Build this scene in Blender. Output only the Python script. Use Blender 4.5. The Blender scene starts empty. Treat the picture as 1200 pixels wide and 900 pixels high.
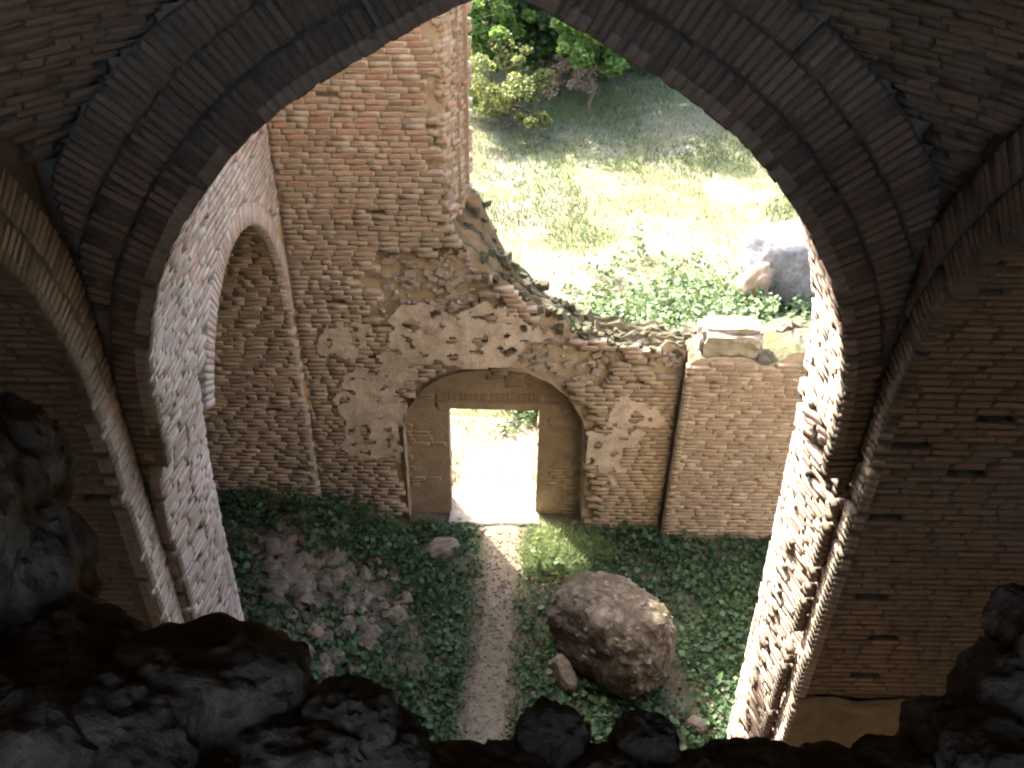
import bpy, bmesh, math, random
import numpy as np
from mathutils import Vector, Matrix, noise

R = math.radians
random.seed(7)
rng = np.random.default_rng(7)
scn = bpy.context.scene
COL = scn.collection

# ------------------------------------------------------------------ camera, sky, sun, exposure
CAM_H = 9.7
PITCH = R(37.0)
ROLL = R(-1.0)
cam_data = bpy.data.cameras.new('camera')
cam = bpy.data.objects.new('camera', cam_data)
COL.objects.link(cam)
cam_data.sensor_width = 36.0
cam_data.lens = 33.0
cam_data.clip_start = 0.02
cam_data.clip_end = 3000
f_ = Vector((0, math.cos(PITCH), -math.sin(PITCH)))
u_ = Vector((0, math.sin(PITCH), math.cos(PITCH)))
r_ = Vector((1, 0, 0))
cr, sr = math.cos(ROLL), math.sin(ROLL)
rx_ = r_ * cr - u_ * sr
ux_ = r_ * sr + u_ * cr
cam.matrix_world = Matrix(((rx_.x, ux_.x, -f_.x, 0), (rx_.y, ux_.y, -f_.y, 0), (rx_.z, ux_.z, -f_.z, CAM_H), (0, 0, 0, 1)))
scn.camera = cam

SUN = Vector((0.55, -0.78, -1.0)).normalized()       # direction the light travels
ELEV = math.asin(-SUN.z)
AZ = math.atan2(-SUN.x, -SUN.y)                       # compass bearing of the sun, from +Y towards +X
world = bpy.data.worlds.new('World')
scn.world = world
world.use_nodes = True
wn = world.node_tree
wn.nodes.clear()
sky = wn.nodes.new('ShaderNodeTexSky')
sky.sky_type = 'NISHITA'
sky.sun_disc = False
sky.sun_elevation = ELEV
sky.sun_rotation = AZ
sky.air_density = 0.8
sky.dust_density = 5.0
bg = wn.nodes.new('ShaderNodeBackground')
bg.inputs['Strength'].default_value = 0.15
wo = wn.nodes.new('ShaderNodeOutputWorld')
wn.links.new(sky.outputs[0], bg.inputs[0])
wn.links.new(bg.outputs[0], wo.inputs[0])
sd = bpy.data.lights.new('sun', 'SUN')
sd.energy = 3.0
sd.angle = R(0.53)
sd.color = (1.0, 0.95, 0.86)
so = bpy.data.objects.new('sun', sd)
COL.objects.link(so)
so.rotation_euler = SUN.to_track_quat('-Z', 'Y').to_euler()
so.location = (-20, 30, 40)
vs = scn.view_settings
vs.view_transform = 'Standard'
vs.look = 'None'
vs.gamma = 1.0
vs.exposure = 3.3
vs.use_curve_mapping = False
scn.cycles.use_denoising = True
scn.cycles.filter_width = 2.1
scn.cycles.max_bounces = 10
scn.cycles.diffuse_bounces = 8
scn.cycles.transmission_bounces = 4
scn.cycles.sample_clamp_indirect = 8.0
scn.cycles.caustics_reflective = False
scn.cycles.caustics_refractive = False

# ------------------------------------------------------------------ helpers
def N1(x, y, z=0.0):
    return noise.noise(Vector((x, y, z)))

def FB(x, y, z=0.0, o=3):
    s = 0; a = 1
    for _ in range(o):
        s += a * noise.noise(Vector((x, y, z))); a *= .5; x *= 2.1; y *= 2.1; z *= 2.1
    return s

def tag(o, label=None, cat=None, group=None, kind=None):
    if label: o['label'] = label
    if cat: o['category'] = cat
    if group: o['group'] = group
    if kind: o['kind'] = kind
    return o

def empty(name, loc, label, cat, group=None):
    o = bpy.data.objects.new(name, None)
    o.location = loc
    o.empty_display_size = 0.3
    COL.objects.link(o)
    return tag(o, label, cat, group)

def mesh_obj(name, verts, faces, mat, parent=None, smooth=False, kind=None):
    me = bpy.data.meshes.new(name)
    me.from_pydata([tuple(v) for v in verts], [], faces)
    me.materials.append(mat)
    if smooth:
        me.polygons.foreach_set('use_smooth', [True] * len(me.polygons))
    me.update()
    o = bpy.data.objects.new(name, me)
    COL.objects.link(o)
    if parent is not None:
        o.parent = parent
        o.matrix_parent_inverse = Matrix.Translation(-Vector(parent.location))
    if kind: o['kind'] = kind
    return o

def np_mesh(name, V, F, mat, parent=None, kind=None, smooth=False):
    """V (n,3) array, F (m,k) array of equal-length faces."""
    me = bpy.data.meshes.new(name)
    n, m, k = len(V), len(F), F.shape[1]
    me.vertices.add(n)
    me.vertices.foreach_set('co', np.asarray(V, dtype=np.float32).ravel())
    me.loops.add(m * k)
    me.loops.foreach_set('vertex_index', np.asarray(F, dtype=np.int32).ravel())
    me.polygons.add(m)
    me.polygons.foreach_set('loop_start', np.arange(0, m * k, k, dtype=np.int32))
    if smooth:
        me.polygons.foreach_set('use_smooth', np.ones(m, dtype=bool))
    me.materials.append(mat)
    me.update(calc_edges=True)
    o = bpy.data.objects.new(name, me)
    COL.objects.link(o)
    if parent is not None:
        o.parent = parent
        o.matrix_parent_inverse = Matrix.Translation(-Vector(parent.location))
    if kind: o['kind'] = kind
    return o

def project(p):
    d = Vector(p) - Vector((0, 0, CAM_H))
    z = d.dot(f_)
    if z < .05: return None
    return 600 + d.dot(rx_) / z * 1100, 450 - d.dot(ux_) / z * 1100, z

# ------------------------------------------------------------------ materials
def new_mat(name):
    m = bpy.data.materials.new(name)
    m.use_nodes = True
    nt = m.node_tree
    nt.nodes.clear()
    out = nt.nodes.new('ShaderNodeOutputMaterial')
    return m, nt, out

def ramp(nt, stops, fac, mode='LINEAR'):
    r = nt.nodes.new('ShaderNodeValToRGB')
    r.color_ramp.interpolation = mode
    e = r.color_ramp.elements
    while len(e) < len(stops): e.new(0.5)
    for el, (p, c) in zip(e, stops):
        el.position = p
        el.color = (*c, 1)
    nt.links.new(fac, r.inputs[0])
    return r.outputs[0]

def nz(nt, scale, detail=4, rough=.55, coord=None, dist=0.0):
    t = nt.nodes.new('ShaderNodeTexNoise')
    t.inputs['Scale'].default_value = scale
    t.inputs['Detail'].default_value = detail
    t.inputs['Roughness'].default_value = rough
    t.inputs['Distortion'].default_value = dist
    if coord: nt.links.new(coord, t.inputs['Vector'])
    return t.outputs['Fac']

def mix(nt, fac, a, b, mode='MIX'):
    m = nt.nodes.new('ShaderNodeMix')
    m.data_type = 'RGBA'
    m.blend_type = mode
    for sock, v in ((m.inputs[0], fac), (m.inputs[6], a), (m.inputs[7], b)):
        if hasattr(v, 'links'): nt.links.new(v, sock)
        elif isinstance(v, (int, float)): sock.default_value = v
        else: sock.default_value = (*v, 1)
    return m.outputs[2]

def math_n(nt, op, a, b=None):
    m = nt.nodes.new('ShaderNodeMath')
    m.operation = op
    for s, v in ((m.inputs[0], a), (m.inputs[1], b)):
        if v is None: continue
        if hasattr(v, 'links'): nt.links.new(v, s)
        else: s.default_value = v
    return m.outputs[0]

def finish(nt, out, color, rough=.9, bump=None, bstr=.4, bdist=.01, spec=.2):
    b = nt.nodes.new('ShaderNodeBsdfPrincipled')
    nt.links.new(color, b.inputs['Base Color'])
    b.inputs['Roughness'].default_value = rough
    b.inputs['Specular IOR Level'].default_value = spec
    if bump is not None:
        bm = nt.nodes.new('ShaderNodeBump')
        bm.inputs['Strength'].default_value = bstr
        bm.inputs['Distance'].default_value = bdist
        nt.links.new(bump, bm.inputs['Height'])
        nt.links.new(bm.outputs[0], b.inputs['Normal'])
    nt.links.new(b.outputs[0], out.inputs[0])
    return b

def brick_mat(name, stops, lime=(.52, .46, .38), lime_lo=.58, lime_hi=.75, stain=(.10, .085, .06), st_lo=.55, st_hi=.75):
    m, nt, out = new_mat(name)
    g = nt.nodes.new('ShaderNodeNewGeometry')
    oi = nt.nodes.new('ShaderNodeObjectInfo')
    pos = g.outputs['Position']
    rnd = math_n(nt, 'FRACT', math_n(nt, 'ADD', g.outputs['Random Per Island'], oi.outputs['Random']))
    base = ramp(nt, stops, rnd)
    big = nz(nt, .55, 4, .6, pos)
    tone = ramp(nt, [(.3, (.62, .62, .60)), (.7, (1.12, 1.05, 1.0))], big)
    base = mix(nt, 1.0, base, tone, 'MULTIPLY')
    l1 = nz(nt, 1.7, 6, .65, pos, .6)
    lf = ramp(nt, [(lime_lo, (0, 0, 0)), (lime_hi, (1, 1, 1))], l1)
    base = mix(nt, math_n(nt, 'MULTIPLY', lf, .75), base, lime)
    s1 = nz(nt, 2.6, 6, .7, pos, .4)
    sf = ramp(nt, [(st_lo, (0, 0, 0)), (st_hi, (1, 1, 1))], s1)
    base = mix(nt, math_n(nt, 'MULTIPLY', sf, .65), base, stain)
    fine = nz(nt, 55, 4, .7, pos)
    base = mix(nt, 1.0, base, ramp(nt, [(.3, (.72, .72, .72)), (.7, (1.15, 1.15, 1.15))], fine), 'MULTIPLY')
    bmp = nz(nt, 38, 5, .7, pos)
    finish(nt, out, base, .95, bmp, .8, .012)
    return m

RED = [(0, (0.324, 0.198, 0.138)), (.2, (0.396, 0.252, 0.180)), (.4, (0.300, 0.210, 0.150)), (.55, (0.444, 0.306, 0.222)), (.7, (0.384, 0.294, 0.216)), (.85, (0.444, 0.258, 0.192)), (1, (0.252, 0.180, 0.132))]
TAN = [(0, (0.306, 0.237, 0.178)), (.2, (0.361, 0.277, 0.204)), (.4, (0.287, 0.228, 0.174)), (.6, (0.388, 0.305, 0.221)), (.75, (0.362, 0.249, 0.195)), (.9, (0.406, 0.327, 0.244)), (1, (0.250, 0.201, 0.157))]
PINK = [(0, (0.438, 0.320, 0.262)), (.25, (0.522, 0.413, 0.343)), (.45, (0.397, 0.299, 0.242)), (.65, (0.564, 0.464, 0.393)), (.82, (0.459, 0.299, 0.232)), (1, (0.365, 0.279, 0.222))]
M = {}
M['brick_back'] = brick_mat('brick_back_wall', TAN, (.44, .37, .27), .60, .78)
M['brick_red'] = brick_mat('brick_red', RED, (.50, .42, .34), .62, .8)
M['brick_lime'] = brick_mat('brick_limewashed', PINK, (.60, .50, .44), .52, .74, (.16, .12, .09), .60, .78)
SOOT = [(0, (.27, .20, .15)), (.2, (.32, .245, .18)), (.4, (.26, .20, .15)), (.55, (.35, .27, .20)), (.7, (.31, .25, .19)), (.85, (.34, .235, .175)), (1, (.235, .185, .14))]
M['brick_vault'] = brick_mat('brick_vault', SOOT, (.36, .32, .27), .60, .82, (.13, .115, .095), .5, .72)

def mortar_mat(name, a, b, c, sc=6):
    m, nt, out = new_mat(name)
    pos = nt.nodes.new('ShaderNodeNewGeometry').outputs['Position']
    col = ramp(nt, [(.25, a), (.5, b), (.75, c)], nz(nt, sc, 9, .75, pos, .5))
    col = mix(nt, 1.0, col, ramp(nt, [(.3, (.7, .7, .68)), (.7, (1.1, 1.08, 1.05))], nz(nt, .8, 4, .6, pos)), 'MULTIPLY')
    finish(nt, out, col, .97, nz(nt, 25, 8, .75, pos), .9, .03)
    return m
M['mortar'] = mortar_mat('lime_mortar', (.27, .215, .155), (.42, .345, .255), (.55, .47, .365))
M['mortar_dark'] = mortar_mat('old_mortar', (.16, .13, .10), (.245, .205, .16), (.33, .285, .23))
M['mortar_pale'] = mortar_mat('pale_mortar', (.31, .25, .20), (.46, .39, .32), (.58, .51, .44))
M['plaster'] = mortar_mat('ochre_plaster', (.19, .15, .105), (.32, .25, .175), (.44, .36, .265), 3.5)
M['plaster_pale'] = mortar_mat('pale_plaster', (.34, .285, .22), (.54, .46, .37), (.66, .58, .485))

def rock_mat(name, a, b, c, moss=None, scale=7):
    m, nt, out = new_mat(name)
    tc = nt.nodes.new('ShaderNodeTexCoord').outputs['Object']
    col = ramp(nt, [(.3, a), (.5, b), (.68, c)], nz(nt, scale, 9, .72, tc, .4))
    v = nt.nodes.new('ShaderNodeTexVoronoi')
    v.inputs['Scale'].default_value = scale * 1.6
    nt.links.new(tc, v.inputs['Vector'])
    col = mix(nt, .55, col, ramp(nt, [(0, (.35, .35, .35)), (.35, (1.1, 1.1, 1.1))], v.outputs['Distance']), 'MULTIPLY')
    if moss:
        mf = ramp(nt, [(.5, (0, 0, 0)), (.62, (1, 1, 1))], nz(nt, scale * .35, 5, .65, tc))
        col = mix(nt, math_n(nt, 'MULTIPLY', mf, .85), col, moss)
    finish(nt, out, col, .95, nz(nt, scale * 3, 9, .75, tc), .9, .04)
    return m
M['moss_top'] = rock_mat('mossy_wall_top', (.05, .05, .03), (.10, .09, .06), (.18, .16, .115), (.07, .08, .03), 6)
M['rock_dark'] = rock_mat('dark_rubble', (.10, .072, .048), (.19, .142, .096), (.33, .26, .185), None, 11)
M['rubble'] = rock_mat('rubble_stone', (.095, .075, .052), (.17, .138, .10), (.30, .25, .185), None, 12)
M['wall_rubble'] = rock_mat('wall_core_stone', (.28, .23, .18), (.40, .34, .275), (.55, .48, .41), None, 2.2)
M['boulder'] = rock_mat('boulder_stone', (.048, .036, .024), (.09, .07, .05), (.21, .178, .138), (.06, .05, .018), 5.5)
M['boulder_stone'] = rock_mat('boulder_inset_stone', (.10, .08, .06), (.18, .15, .115), (.34, .30, .245), None, 1.2)
M['grey_rock'] = rock_mat('grey_rock', (.09, .09, .095), (.17, .17, .18), (.30, .295, .30), None, 4)
M['cap_stone'] = rock_mat('cap_stone', (.22, .19, .15), (.33, .29, .24), (.45, .41, .36), (.2, .19, .10), 5)

def leaf_mat(name, stops, trans=.45, rough=.6):
    m, nt, out = new_mat(name)
    g = nt.nodes.new('ShaderNodeNewGeometry')
    col = ramp(nt, stops, g.outputs['Random Per Island'])
    col = mix(nt, 1.0, col, ramp(nt, [(.3, (.7, .72, .7)), (.7, (1.2, 1.15, 1.05))], nz(nt, .9, 3, .6, g.outputs['Position'])), 'MULTIPLY')
    d = nt.nodes.new('ShaderNodeBsdfPrincipled')
    d.inputs['Roughness'].default_value = rough
    d.inputs['Specular IOR Level'].default_value = .3
    nt.links.new(col, d.inputs['Base Color'])
    t = nt.nodes.new('ShaderNodeBsdfTranslucent')
    nt.links.new(col, t.inputs['Color'])
    ms = nt.nodes.new('ShaderNodeMixShader')
    ms.inputs[0].default_value = trans
    nt.links.new(d.outputs[0], ms.inputs[1])
    nt.links.new(t.outputs[0], ms.inputs[2])
    nt.links.new(ms.outputs[0], out.inputs[0])
    return m
M['leaf_floor'] = leaf_mat('ground_cover_leaf', [(0, (.022, .05, .022)), (.4, (.042, .088, .038)), (.75, (.062, .118, .05)), (1, (.11, .165, .07))], .3)
M['leaf_tree'] = leaf_mat('tree_leaf', [(0, (.03, .065, .022)), (.5, (.055, .11, .035)), (1, (.11, .18, .05))], .4)
M['leaf_bright'] = leaf_mat('bright_leaf', [(0, (.08, .15, .035)), (.5, (.13, .23, .05)), (1, (.20, .30, .08))], .5)
M['leaf_bush'] = leaf_mat('bush_leaf', [(0, (.09, .13, .04)), (.5, (.17, .20, .06)), (1, (.28, .27, .11))], .4)
M['leaf_weed'] = leaf_mat('weed_leaf', [(0, (.07, .12, .055)), (.5, (.13, .19, .09)), (1, (.24, .30, .16))], .35)
M['grass'] = leaf_mat('meadow_grass', [(0, (.10, .12, .045)), (.35, (.165, .165, .10)), (.7, (.23, .217, .165)), (1, (.30, .28, .225))], .3, .8)
M['grass_green'] = leaf_mat('green_grass', [(0, (.045, .09, .03)), (.5, (.08, .14, .045)), (1, (.14, .20, .07))], .3, .8)
M['dead'] = leaf_mat('dead_stems', [(0, (.24, .17, .12)), (1, (.42, .33, .25))], .1, .9)

def bark_mat():
    m, nt, out = new_mat('bark')
    tc = nt.nodes.new('ShaderNodeTexCoord').outputs['Object']
    col = ramp(nt, [(.3, (.06, .045, .03)), (.7, (.16, .125, .09))], nz(nt, 9, 6, .7, tc))
    finish(nt, out, col, .95, nz(nt, 20, 6, .7, tc), .8, .03)
    return m
M['bark'] = bark_mat()

def ground_mat():
    m, nt, out = new_mat('ground_soil_and_meadow')
    pos = nt.nodes.new('ShaderNodeNewGeometry').outputs['Position']
    sx = nt.nodes.new('ShaderNodeSeparateXYZ')
    nt.links.new(pos, sx.inputs[0])
    soil = ramp(nt, [(.3, (.075, .06, .04)), (.55, (.13, .11, .07)), (.75, (.20, .175, .12))], nz(nt, 5, 8, .7, pos))
    mead = ramp(nt, [(.32, (.075, .10, .035)), (.45, (.16, .155, .078)), (.6, (.225, .21, .165)), (.75, (.28, .262, .215))], nz(nt, .5, 7, .68, pos, .5))
    mead = mix(nt, 1.0, mead, ramp(nt, [(.3, (.72, .74, .7)), (.7, (1.1, 1.08, 1.05))], nz(nt, 14, 5, .7, pos)), 'MULTIPLY')
    gr = nt.nodes.new('ShaderNodeMapRange')
    gr.inputs['From Min'].default_value = 19.5
    gr.inputs['From Max'].default_value = 24.0
    gy = math_n(nt, 'ADD', sx.outputs[1], math_n(nt, 'MULTIPLY', math_n(nt, 'SUBTRACT', nz(nt, .45, 4, .6, pos), .5), 9.0))
    nt.links.new(gy, gr.inputs[0])
    mead = mix(nt, math_n(nt, 'MULTIPLY', gr.outputs[0], .55), mead, (.065, .085, .035))
    mr = nt.nodes.new('ShaderNodeMapRange')
    mr.inputs['From Min'].default_value = 9.9
    mr.inputs['From Max'].default_value = 10.6
    nt.links.new(sx.outputs[1], mr.inputs[0])
    col = mix(nt, mr.outputs[0], soil, mead)
    finish(nt, out, col, .97, nz(nt, 22, 8, .72, pos), .8, .04)
    return m
M['ground'] = ground_mat()

def path_mat():
    m, nt, out = new_mat('trodden_earth')
    pos = nt.nodes.new('ShaderNodeNewGeometry').outputs['Position']
    col = ramp(nt, [(.3, (.12, .10, .07)), (.5, (.185, .155, .112)), (.72, (.26, .225, .17))], nz(nt, 7, 8, .72, pos))
    col = mix(nt, 1.0, col, ramp(nt, [(.32, (.72, .72, .7)), (.65, (1.08, 1.08, 1.06))], nz(nt, 40, 4, .7, pos)), 'MULTIPLY')
    finish(nt, out, col, .97, nz(nt, 45, 7, .75, pos), .9, .025)
    return m
M['path'] = path_mat()

# ------------------------------------------------------------------ bricks
def unit_brick(seed):
    r = random.Random(seed)
    V = []
    def j(a): return r.uniform(-a, a)
    for (x, y) in ((-.5, -.5), (.5, -.5), (.5, .5), (-.5, .5)): V.append((x, y, -1.0))
    for (x, y) in ((-.5, -.5), (.5, -.5), (.5, .5), (-.5, .5)): V.append((x + j(.02), y + j(.05), -.07 + j(.03)))
    for (x, y) in ((-.47, -.41), (.47, -.41), (.47, .41), (-.47, .41)): V.append((x + j(.03), y + j(.07), j(.035)))
    V.append((j(.2), j(.15), .01 + j(.04)))
    return V
BF = [(0, 1, 5, 4), (1, 2, 6, 5), (2, 3, 7, 6), (3, 0, 4, 7), (4, 5, 9, 8), (5, 6, 10, 9), (6, 7, 11, 10), (7, 4, 8, 11)]
BT = [(8, 9, 12), (9, 10, 12), (10, 11, 12), (11, 8, 12)]
BF3 = [t for q in BF for t in ((q[0], q[1], q[2]), (q[0], q[2], q[3]))] + BT
NVAR = 10
UB = [np.array(unit_brick(100 + i)) for i in range(NVAR)]
BF3A = np.array(BF3)
_brick_meshes = {}
def brick_mesh(var, mat):
    k = (var, mat.name)
    if k not in _brick_meshes:
        me = bpy.data.meshes.new('brick')
        me.from_pydata([tuple(v) for v in UB[var]], [], BF + BT)
        me.materials.append(mat)
        _brick_meshes[k] = me
    return _brick_meshes[k]

def screen_score(P, N, w, h):
    q = project(P)
    if q is None: return 0
    u, v, z = q
    if u < 4 or u > 1196 or v < 4 or v > 870: return 0
    if v > 700 and u < 360: return 0
    if u < 100 and v > 460: return 0
    d = (Vector((0, 0, CAM_H)) - P)
    dist = d.length
    c = d.normalized().dot(N)
    if c < .04: return 0
    return w * h * c / dist ** 2

class Bricks:
    """collects bricks (P, U, V, N, w, h, d) of one wall and links them: the largest in view singly, the rest joined"""
    def __init__(self, joint=.018, mortar=True, mdepth=.0025):
        self.b = []; self.m = []
        self.joint = joint; self.mortar = mortar; self.mdepth = mdepth
    def add(self, P, U, V, N, w, h, d=.09, jit=.004, rot=.007, mort=True):
        if mort and self.mortar:
            self.m.append((P - N * (self.mdepth + random.uniform(-.0025, .0025)), U, V, N, w + self.joint * 1.2, h + self.joint * 1.2, d * .9))
        P = P + N * random.gauss(0, jit * .55)
        a = random.gauss(0, rot); b = random.gauss(0, rot)
        U2 = (U + V * a + N * b).normalized()
        V2 = N.cross(U2).normalized()
        if V2.dot(V) < 0: V2 = -V2
        V2 = (V2 + N * random.gauss(0, rot * 2)).normalized()
        N2 = U2.cross(V2).normalized()
        if N2.dot(N) < 0: U2 = -U2; N2 = U2.cross(V2).normalized()
        self.b.append((P, U2, V2, N2, w * random.uniform(.95, 1.02), h * random.uniform(.86, 1.08), d))
    def build(self, parent, mat, mmat, limit=300):
        sc = [(screen_score(P, N, w, h), i) for i, (P, U, V, N, w, h, d) in enumerate(self.b)]
        sc.sort(reverse=True)
        single = set(i for s, i in sc[:limit] if s > 0)
        inv = Matrix.Translation(-Vector(parent.location))
        VV = []; FF = []; n = 0
        for i, (P, U, V, N, w, h, d) in enumerate(self.b):
            var = random.randrange(NVAR)
            if i in single:
                o = bpy.data.objects.new('brick', brick_mesh(var, mat))
                COL.objects.link(o)
                o.parent = parent
                o.matrix_parent_inverse = inv
                o.matrix_basis = Matrix(((U.x * w, V.x * h, N.x * d, P.x), (U.y * w, V.y * h, N.y * d, P.y), (U.z * w, V.z * h, N.z * d, P.z), (0, 0, 0, 1)))
            else:
                A = np.array((U * w, V * h, N * d))
                VV.append(UB[var] @ A + np.array(P))
                FF.append(BF3A + n); n += 13
        if VV:
            np_mesh('brickwork', np.concatenate(VV), np.concatenate(FF), mat, parent, 'stuff')
        if self.m:
            CV = np.array([(x, y, z) for z in (-1, 0) for (x, y) in ((-.5, -.5), (.5, -.5), (.5, .5), (-.5, .5))])
            CF = np.array([(0, 1, 5, 4), (1, 2, 6, 5), (2, 3, 7, 6), (3, 0, 4, 7), (4, 5, 6, 7)])
            VV = []; FF = []
            for k, (P, U, V, N, w, h, d) in enumerate(self.m):
                VV.append(CV @ np.array((U * w, V * h, N * d)) + np.array(P))
                FF.append(CF + 8 * k)
            np_mesh('mortar_bed', np.concatenate(VV), np.concatenate(FF), mmat, parent, 'stuff')

def plane_bricks(B, O, U, V, N, u0, u1, v0, v1, inside, bw=.25, bh=.046, joint=.018, gone=.012, d=.09, jit=.004, holes=None):
    """running bond on a plane"""
    step = bh + joint
    rows = int((v1 - v0) / step)
    for r in range(rows):
        vc = v0 + (r + .5) * step
        u = u0 - random.uniform(0, bw)
        while u < u1:
            w = bw * random.choice((1, 1, 1, .92, .5, 1.08)) * random.uniform(.94, 1.04)
            uc = u + w / 2
            ul, ur = max(u, u0), min(u + w, u1)
            if ur - ul > .035:
                uc = (ul + ur) / 2
                if inside(uc, vc) and inside(ul + .01, vc) and inside(ur - .01, vc):
                    g = gone if holes is None else holes(uc, vc)
                    if random.random() > g:
                        P = O + U * uc + V * (vc + N1(uc * 1.3, vc * 1.3, 5) * .012)
                        B.add(P, U, V, N, ur - ul, bh, d, jit)
            u += w + joint

# ------------------------------------------------------------------ arch walls (opening profile extruded through a thick wall)
def resample(pts, step):
    out = [Vector(pts[0])]
    L = [0]
    for a, b in zip(pts, pts[1:]): L.append(L[-1] + (Vector(b) - Vector(a)).length)
    n = max(2, int(round(L[-1] / step)))
    res = []
    k = 0
    for i in range(n + 1):
        s = L[-1] * i / n
        while k < len(pts) - 2 and L[k + 1] < s: k += 1
        t = (s - L[k]) / max(1e-9, L[k + 1] - L[k])
        res.append(Vector(pts[k]).lerp(Vector(pts[k + 1]), t))
    return res

def smooth_pts(p, it=3):
    for _ in range(it):
        p = [p[0]] + [(p[i - 1] + p[i] * 2 + p[i + 1]) / 4 for i in range(1, len(p) - 1)] + [p[-1]]
    return p

def arch_core(parent, name, prof, O, A, D, rect, depth, mat, chamfer=None, cap=False, inset=.09):
    """prof: (a,z) opening outline, O + A*a + Z*z in the front plane, extruded along D by depth; rect: a0,a1,z1 outer limits"""
    a0, a1, z1 = rect
    Z = Vector((0, 0, 1))
    # move the profile outward by inset so that bricks sit in front of it
    nrm = prof_normals(prof)
    pr = [p - n * inset for p, n in zip(prof, nrm)]
    verts = []; faces = []
    nd = 5
    ca = (prof[0].x + prof[-1].x) / 2
    n = len(pr)
    for k in range(nd + 1):
        t = k / nd
        for p, q, nn in zip(pr, prof, nrm):
            off = chamfer(q, t) if chamfer else 0
            pp = p - nn * off
            dd = inset + t * (depth - inset * 2) if not cap else inset + t * (depth - inset)
            verts.append(O + A * pp.x + Z * pp.y + D * dd)
    for k in range(nd):
        for i in range(n - 1):
            faces.append((k * n + i, k * n + i + 1, (k + 1) * n + i + 1, (k + 1) * n + i))
    # outer ring: radial projection to the rectangle
    cz = 1.0
    def outer(p):
        dx, dz = p.x - ca, p.y - cz
        if dz <= 0: return Vector((a0 if dx < 0 else a1, p.y))
        ts = []
        if dx < -1e-6: ts.append((a0 - ca) / dx)
        if dx > 1e-6: ts.append((a1 - ca) / dx)
        ts.append((z1 - cz) / dz)
        t = min(ts)
        return Vector((ca + dx * t, cz + dz * t))
    ob = [outer(p) for p in pr]
    # keep rectangle corners
    for side, dd in ((0, inset), (1, depth - (0 if cap else inset))):
        base = len(verts)
        for p in ob: verts.append(O + A * p.x + Z * p.y + D * dd)
        row = 0 if side == 0 else nd * n
        for i in range(n - 1):
            faces.append((row + i, base + i, base + i + 1, row + i + 1))
        cbase = len(verts)
        verts += [O + A * a0 + Z * z1 + D * dd, O + A * a1 + Z * z1 + D * dd]
        for i in range(n - 1):
            p, q = ob[i], ob[i + 1]
            if abs(p.x - a0) < 1e-6 and abs(q.x - a0) > 1e-6: faces.append((base + i, cbase, base + i + 1))
            if abs(q.x - a1) < 1e-6 and abs(p.x - a1) > 1e-6: faces.append((base + i, cbase + 1, base + i + 1))
        if side == 0: fb = base; fc = cbase
        else: bb = base; bc = cbase
    faces.append((fc, fc + 1, bc + 1, bc))
    if cap:
        base = len(verts)
        c = O + A * ca + Z * 2.0 + D * depth
        verts.append(c)
        row = nd * n
        for i in range(n - 1): faces.append((row + i, row + i + 1, base))
        faces.append((row + n - 1, row, base))
    return mesh_obj(name, verts, faces, mat, parent)

def prof_normals(prof):
    """unit normals of the outline, pointing into the opening (outline runs from low a over the top to high a)"""
    out = []
    n = len(prof)
    for i in range(n):
        a = prof[max(0, i - 1)]; b = prof[min(n - 1, i + 1)]
        t = (b - a).normalized()
        out.append(Vector((t.y, -t.x)))
    return out

def intrados_bricks(B, prof, O, A, D, d0, d1, bw=.25, bh=.046, joint=.018, chamfer=None, depth=None, gone=None, rng_i=None, jit=.005, d=.09):
    Z = Vector((0, 0, 1))
    pr = resample(prof, bh + joint)
    nr = prof_normals(pr)
    for i in range(len(pr) - 1):
        p = (pr[i] + pr[i + 1]) / 2
        if rng_i and not rng_i(p): continue
        n2 = (nr[i] + nr[i + 1]).normalized()
        t2 = Vector((-n2.y, n2.x))
        N = A * n2.x + Z * n2.y
        V = A * t2.x + Z * t2.y
        u = d0 - random.uniform(0, bw)
        while u < d1:
            w = bw * random.choice((1, 1, .92, .5, 1.1)) * random.uniform(.94, 1.04)
            ul, ur = max(u, d0), min(u + w, d1)
            if ur - ul > .04:
                uc = (ul + ur) / 2
                off = 0; sl = 0
                if chamfer:
                    off = chamfer(p, uc / depth)
                    sl = (chamfer(p, (uc + .02) / depth) - off) / .02
                P = O + A * p.x + Z * p.y + D * uc - N * off
                U2 = (D - N * sl).normalized()
                N2 = (N + D * sl).normalized()
                g = gone(p, uc) if gone else .04
                if random.random() > g:
                    B.add(P, U2, V, N2, ur - ul, bh, d, jit)
            u += w + joint

def ring_bricks(B, prof, O, A, D, rings, bh=.047, joint=.014, rng_i=None, gone=.015, jit=.006, outer_limit=None):
    """voussoir rings on the front face: bricks on edge, long side radial"""
    Z = Vector((0, 0, 1))
    for (r0, r1, dd) in rings:
        # offset outline in the middle of the ring keeps the course width even
        base = resample(prof, .05)
        nb = smooth_pts(prof_normals(base), 6)
        off = [p - n.normalized() * (r0 + r1) / 2 for p, n in zip(base, nb)]
        pr = resample(off, bh + joint)
        nr = smooth_pts(prof_normals(pr), 8)
        for i in range(len(pr) - 1):
            p = (pr[i] + pr[i + 1]) / 2
            n2 = (nr[i] + nr[i + 1]).normalized()
            if rng_i and not rng_i(p): continue
            L = (r1 - r0) * random.uniform(.9, 1.02)
            lim = outer_limit(p, n2, (r0 + r1) / 2) if outer_limit else None
            sh = 0
            if lim is not None:
                over = L / 2 - lim
                if over > 0:
                    if over > L * .75: continue
                    L -= over; sh = over / 2
            if random.random() < gone: continue
            t2 = Vector((-n2.y, n2.x))
            P = O + A * (p.x + n2.x * sh) + Z * (p.y + n2.y * sh) + D * dd
            B.add(P, (A * n2.x + Z * n2.y), (A * t2.x + Z * t2.y), -D, L, bh, .1, jit)

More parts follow.
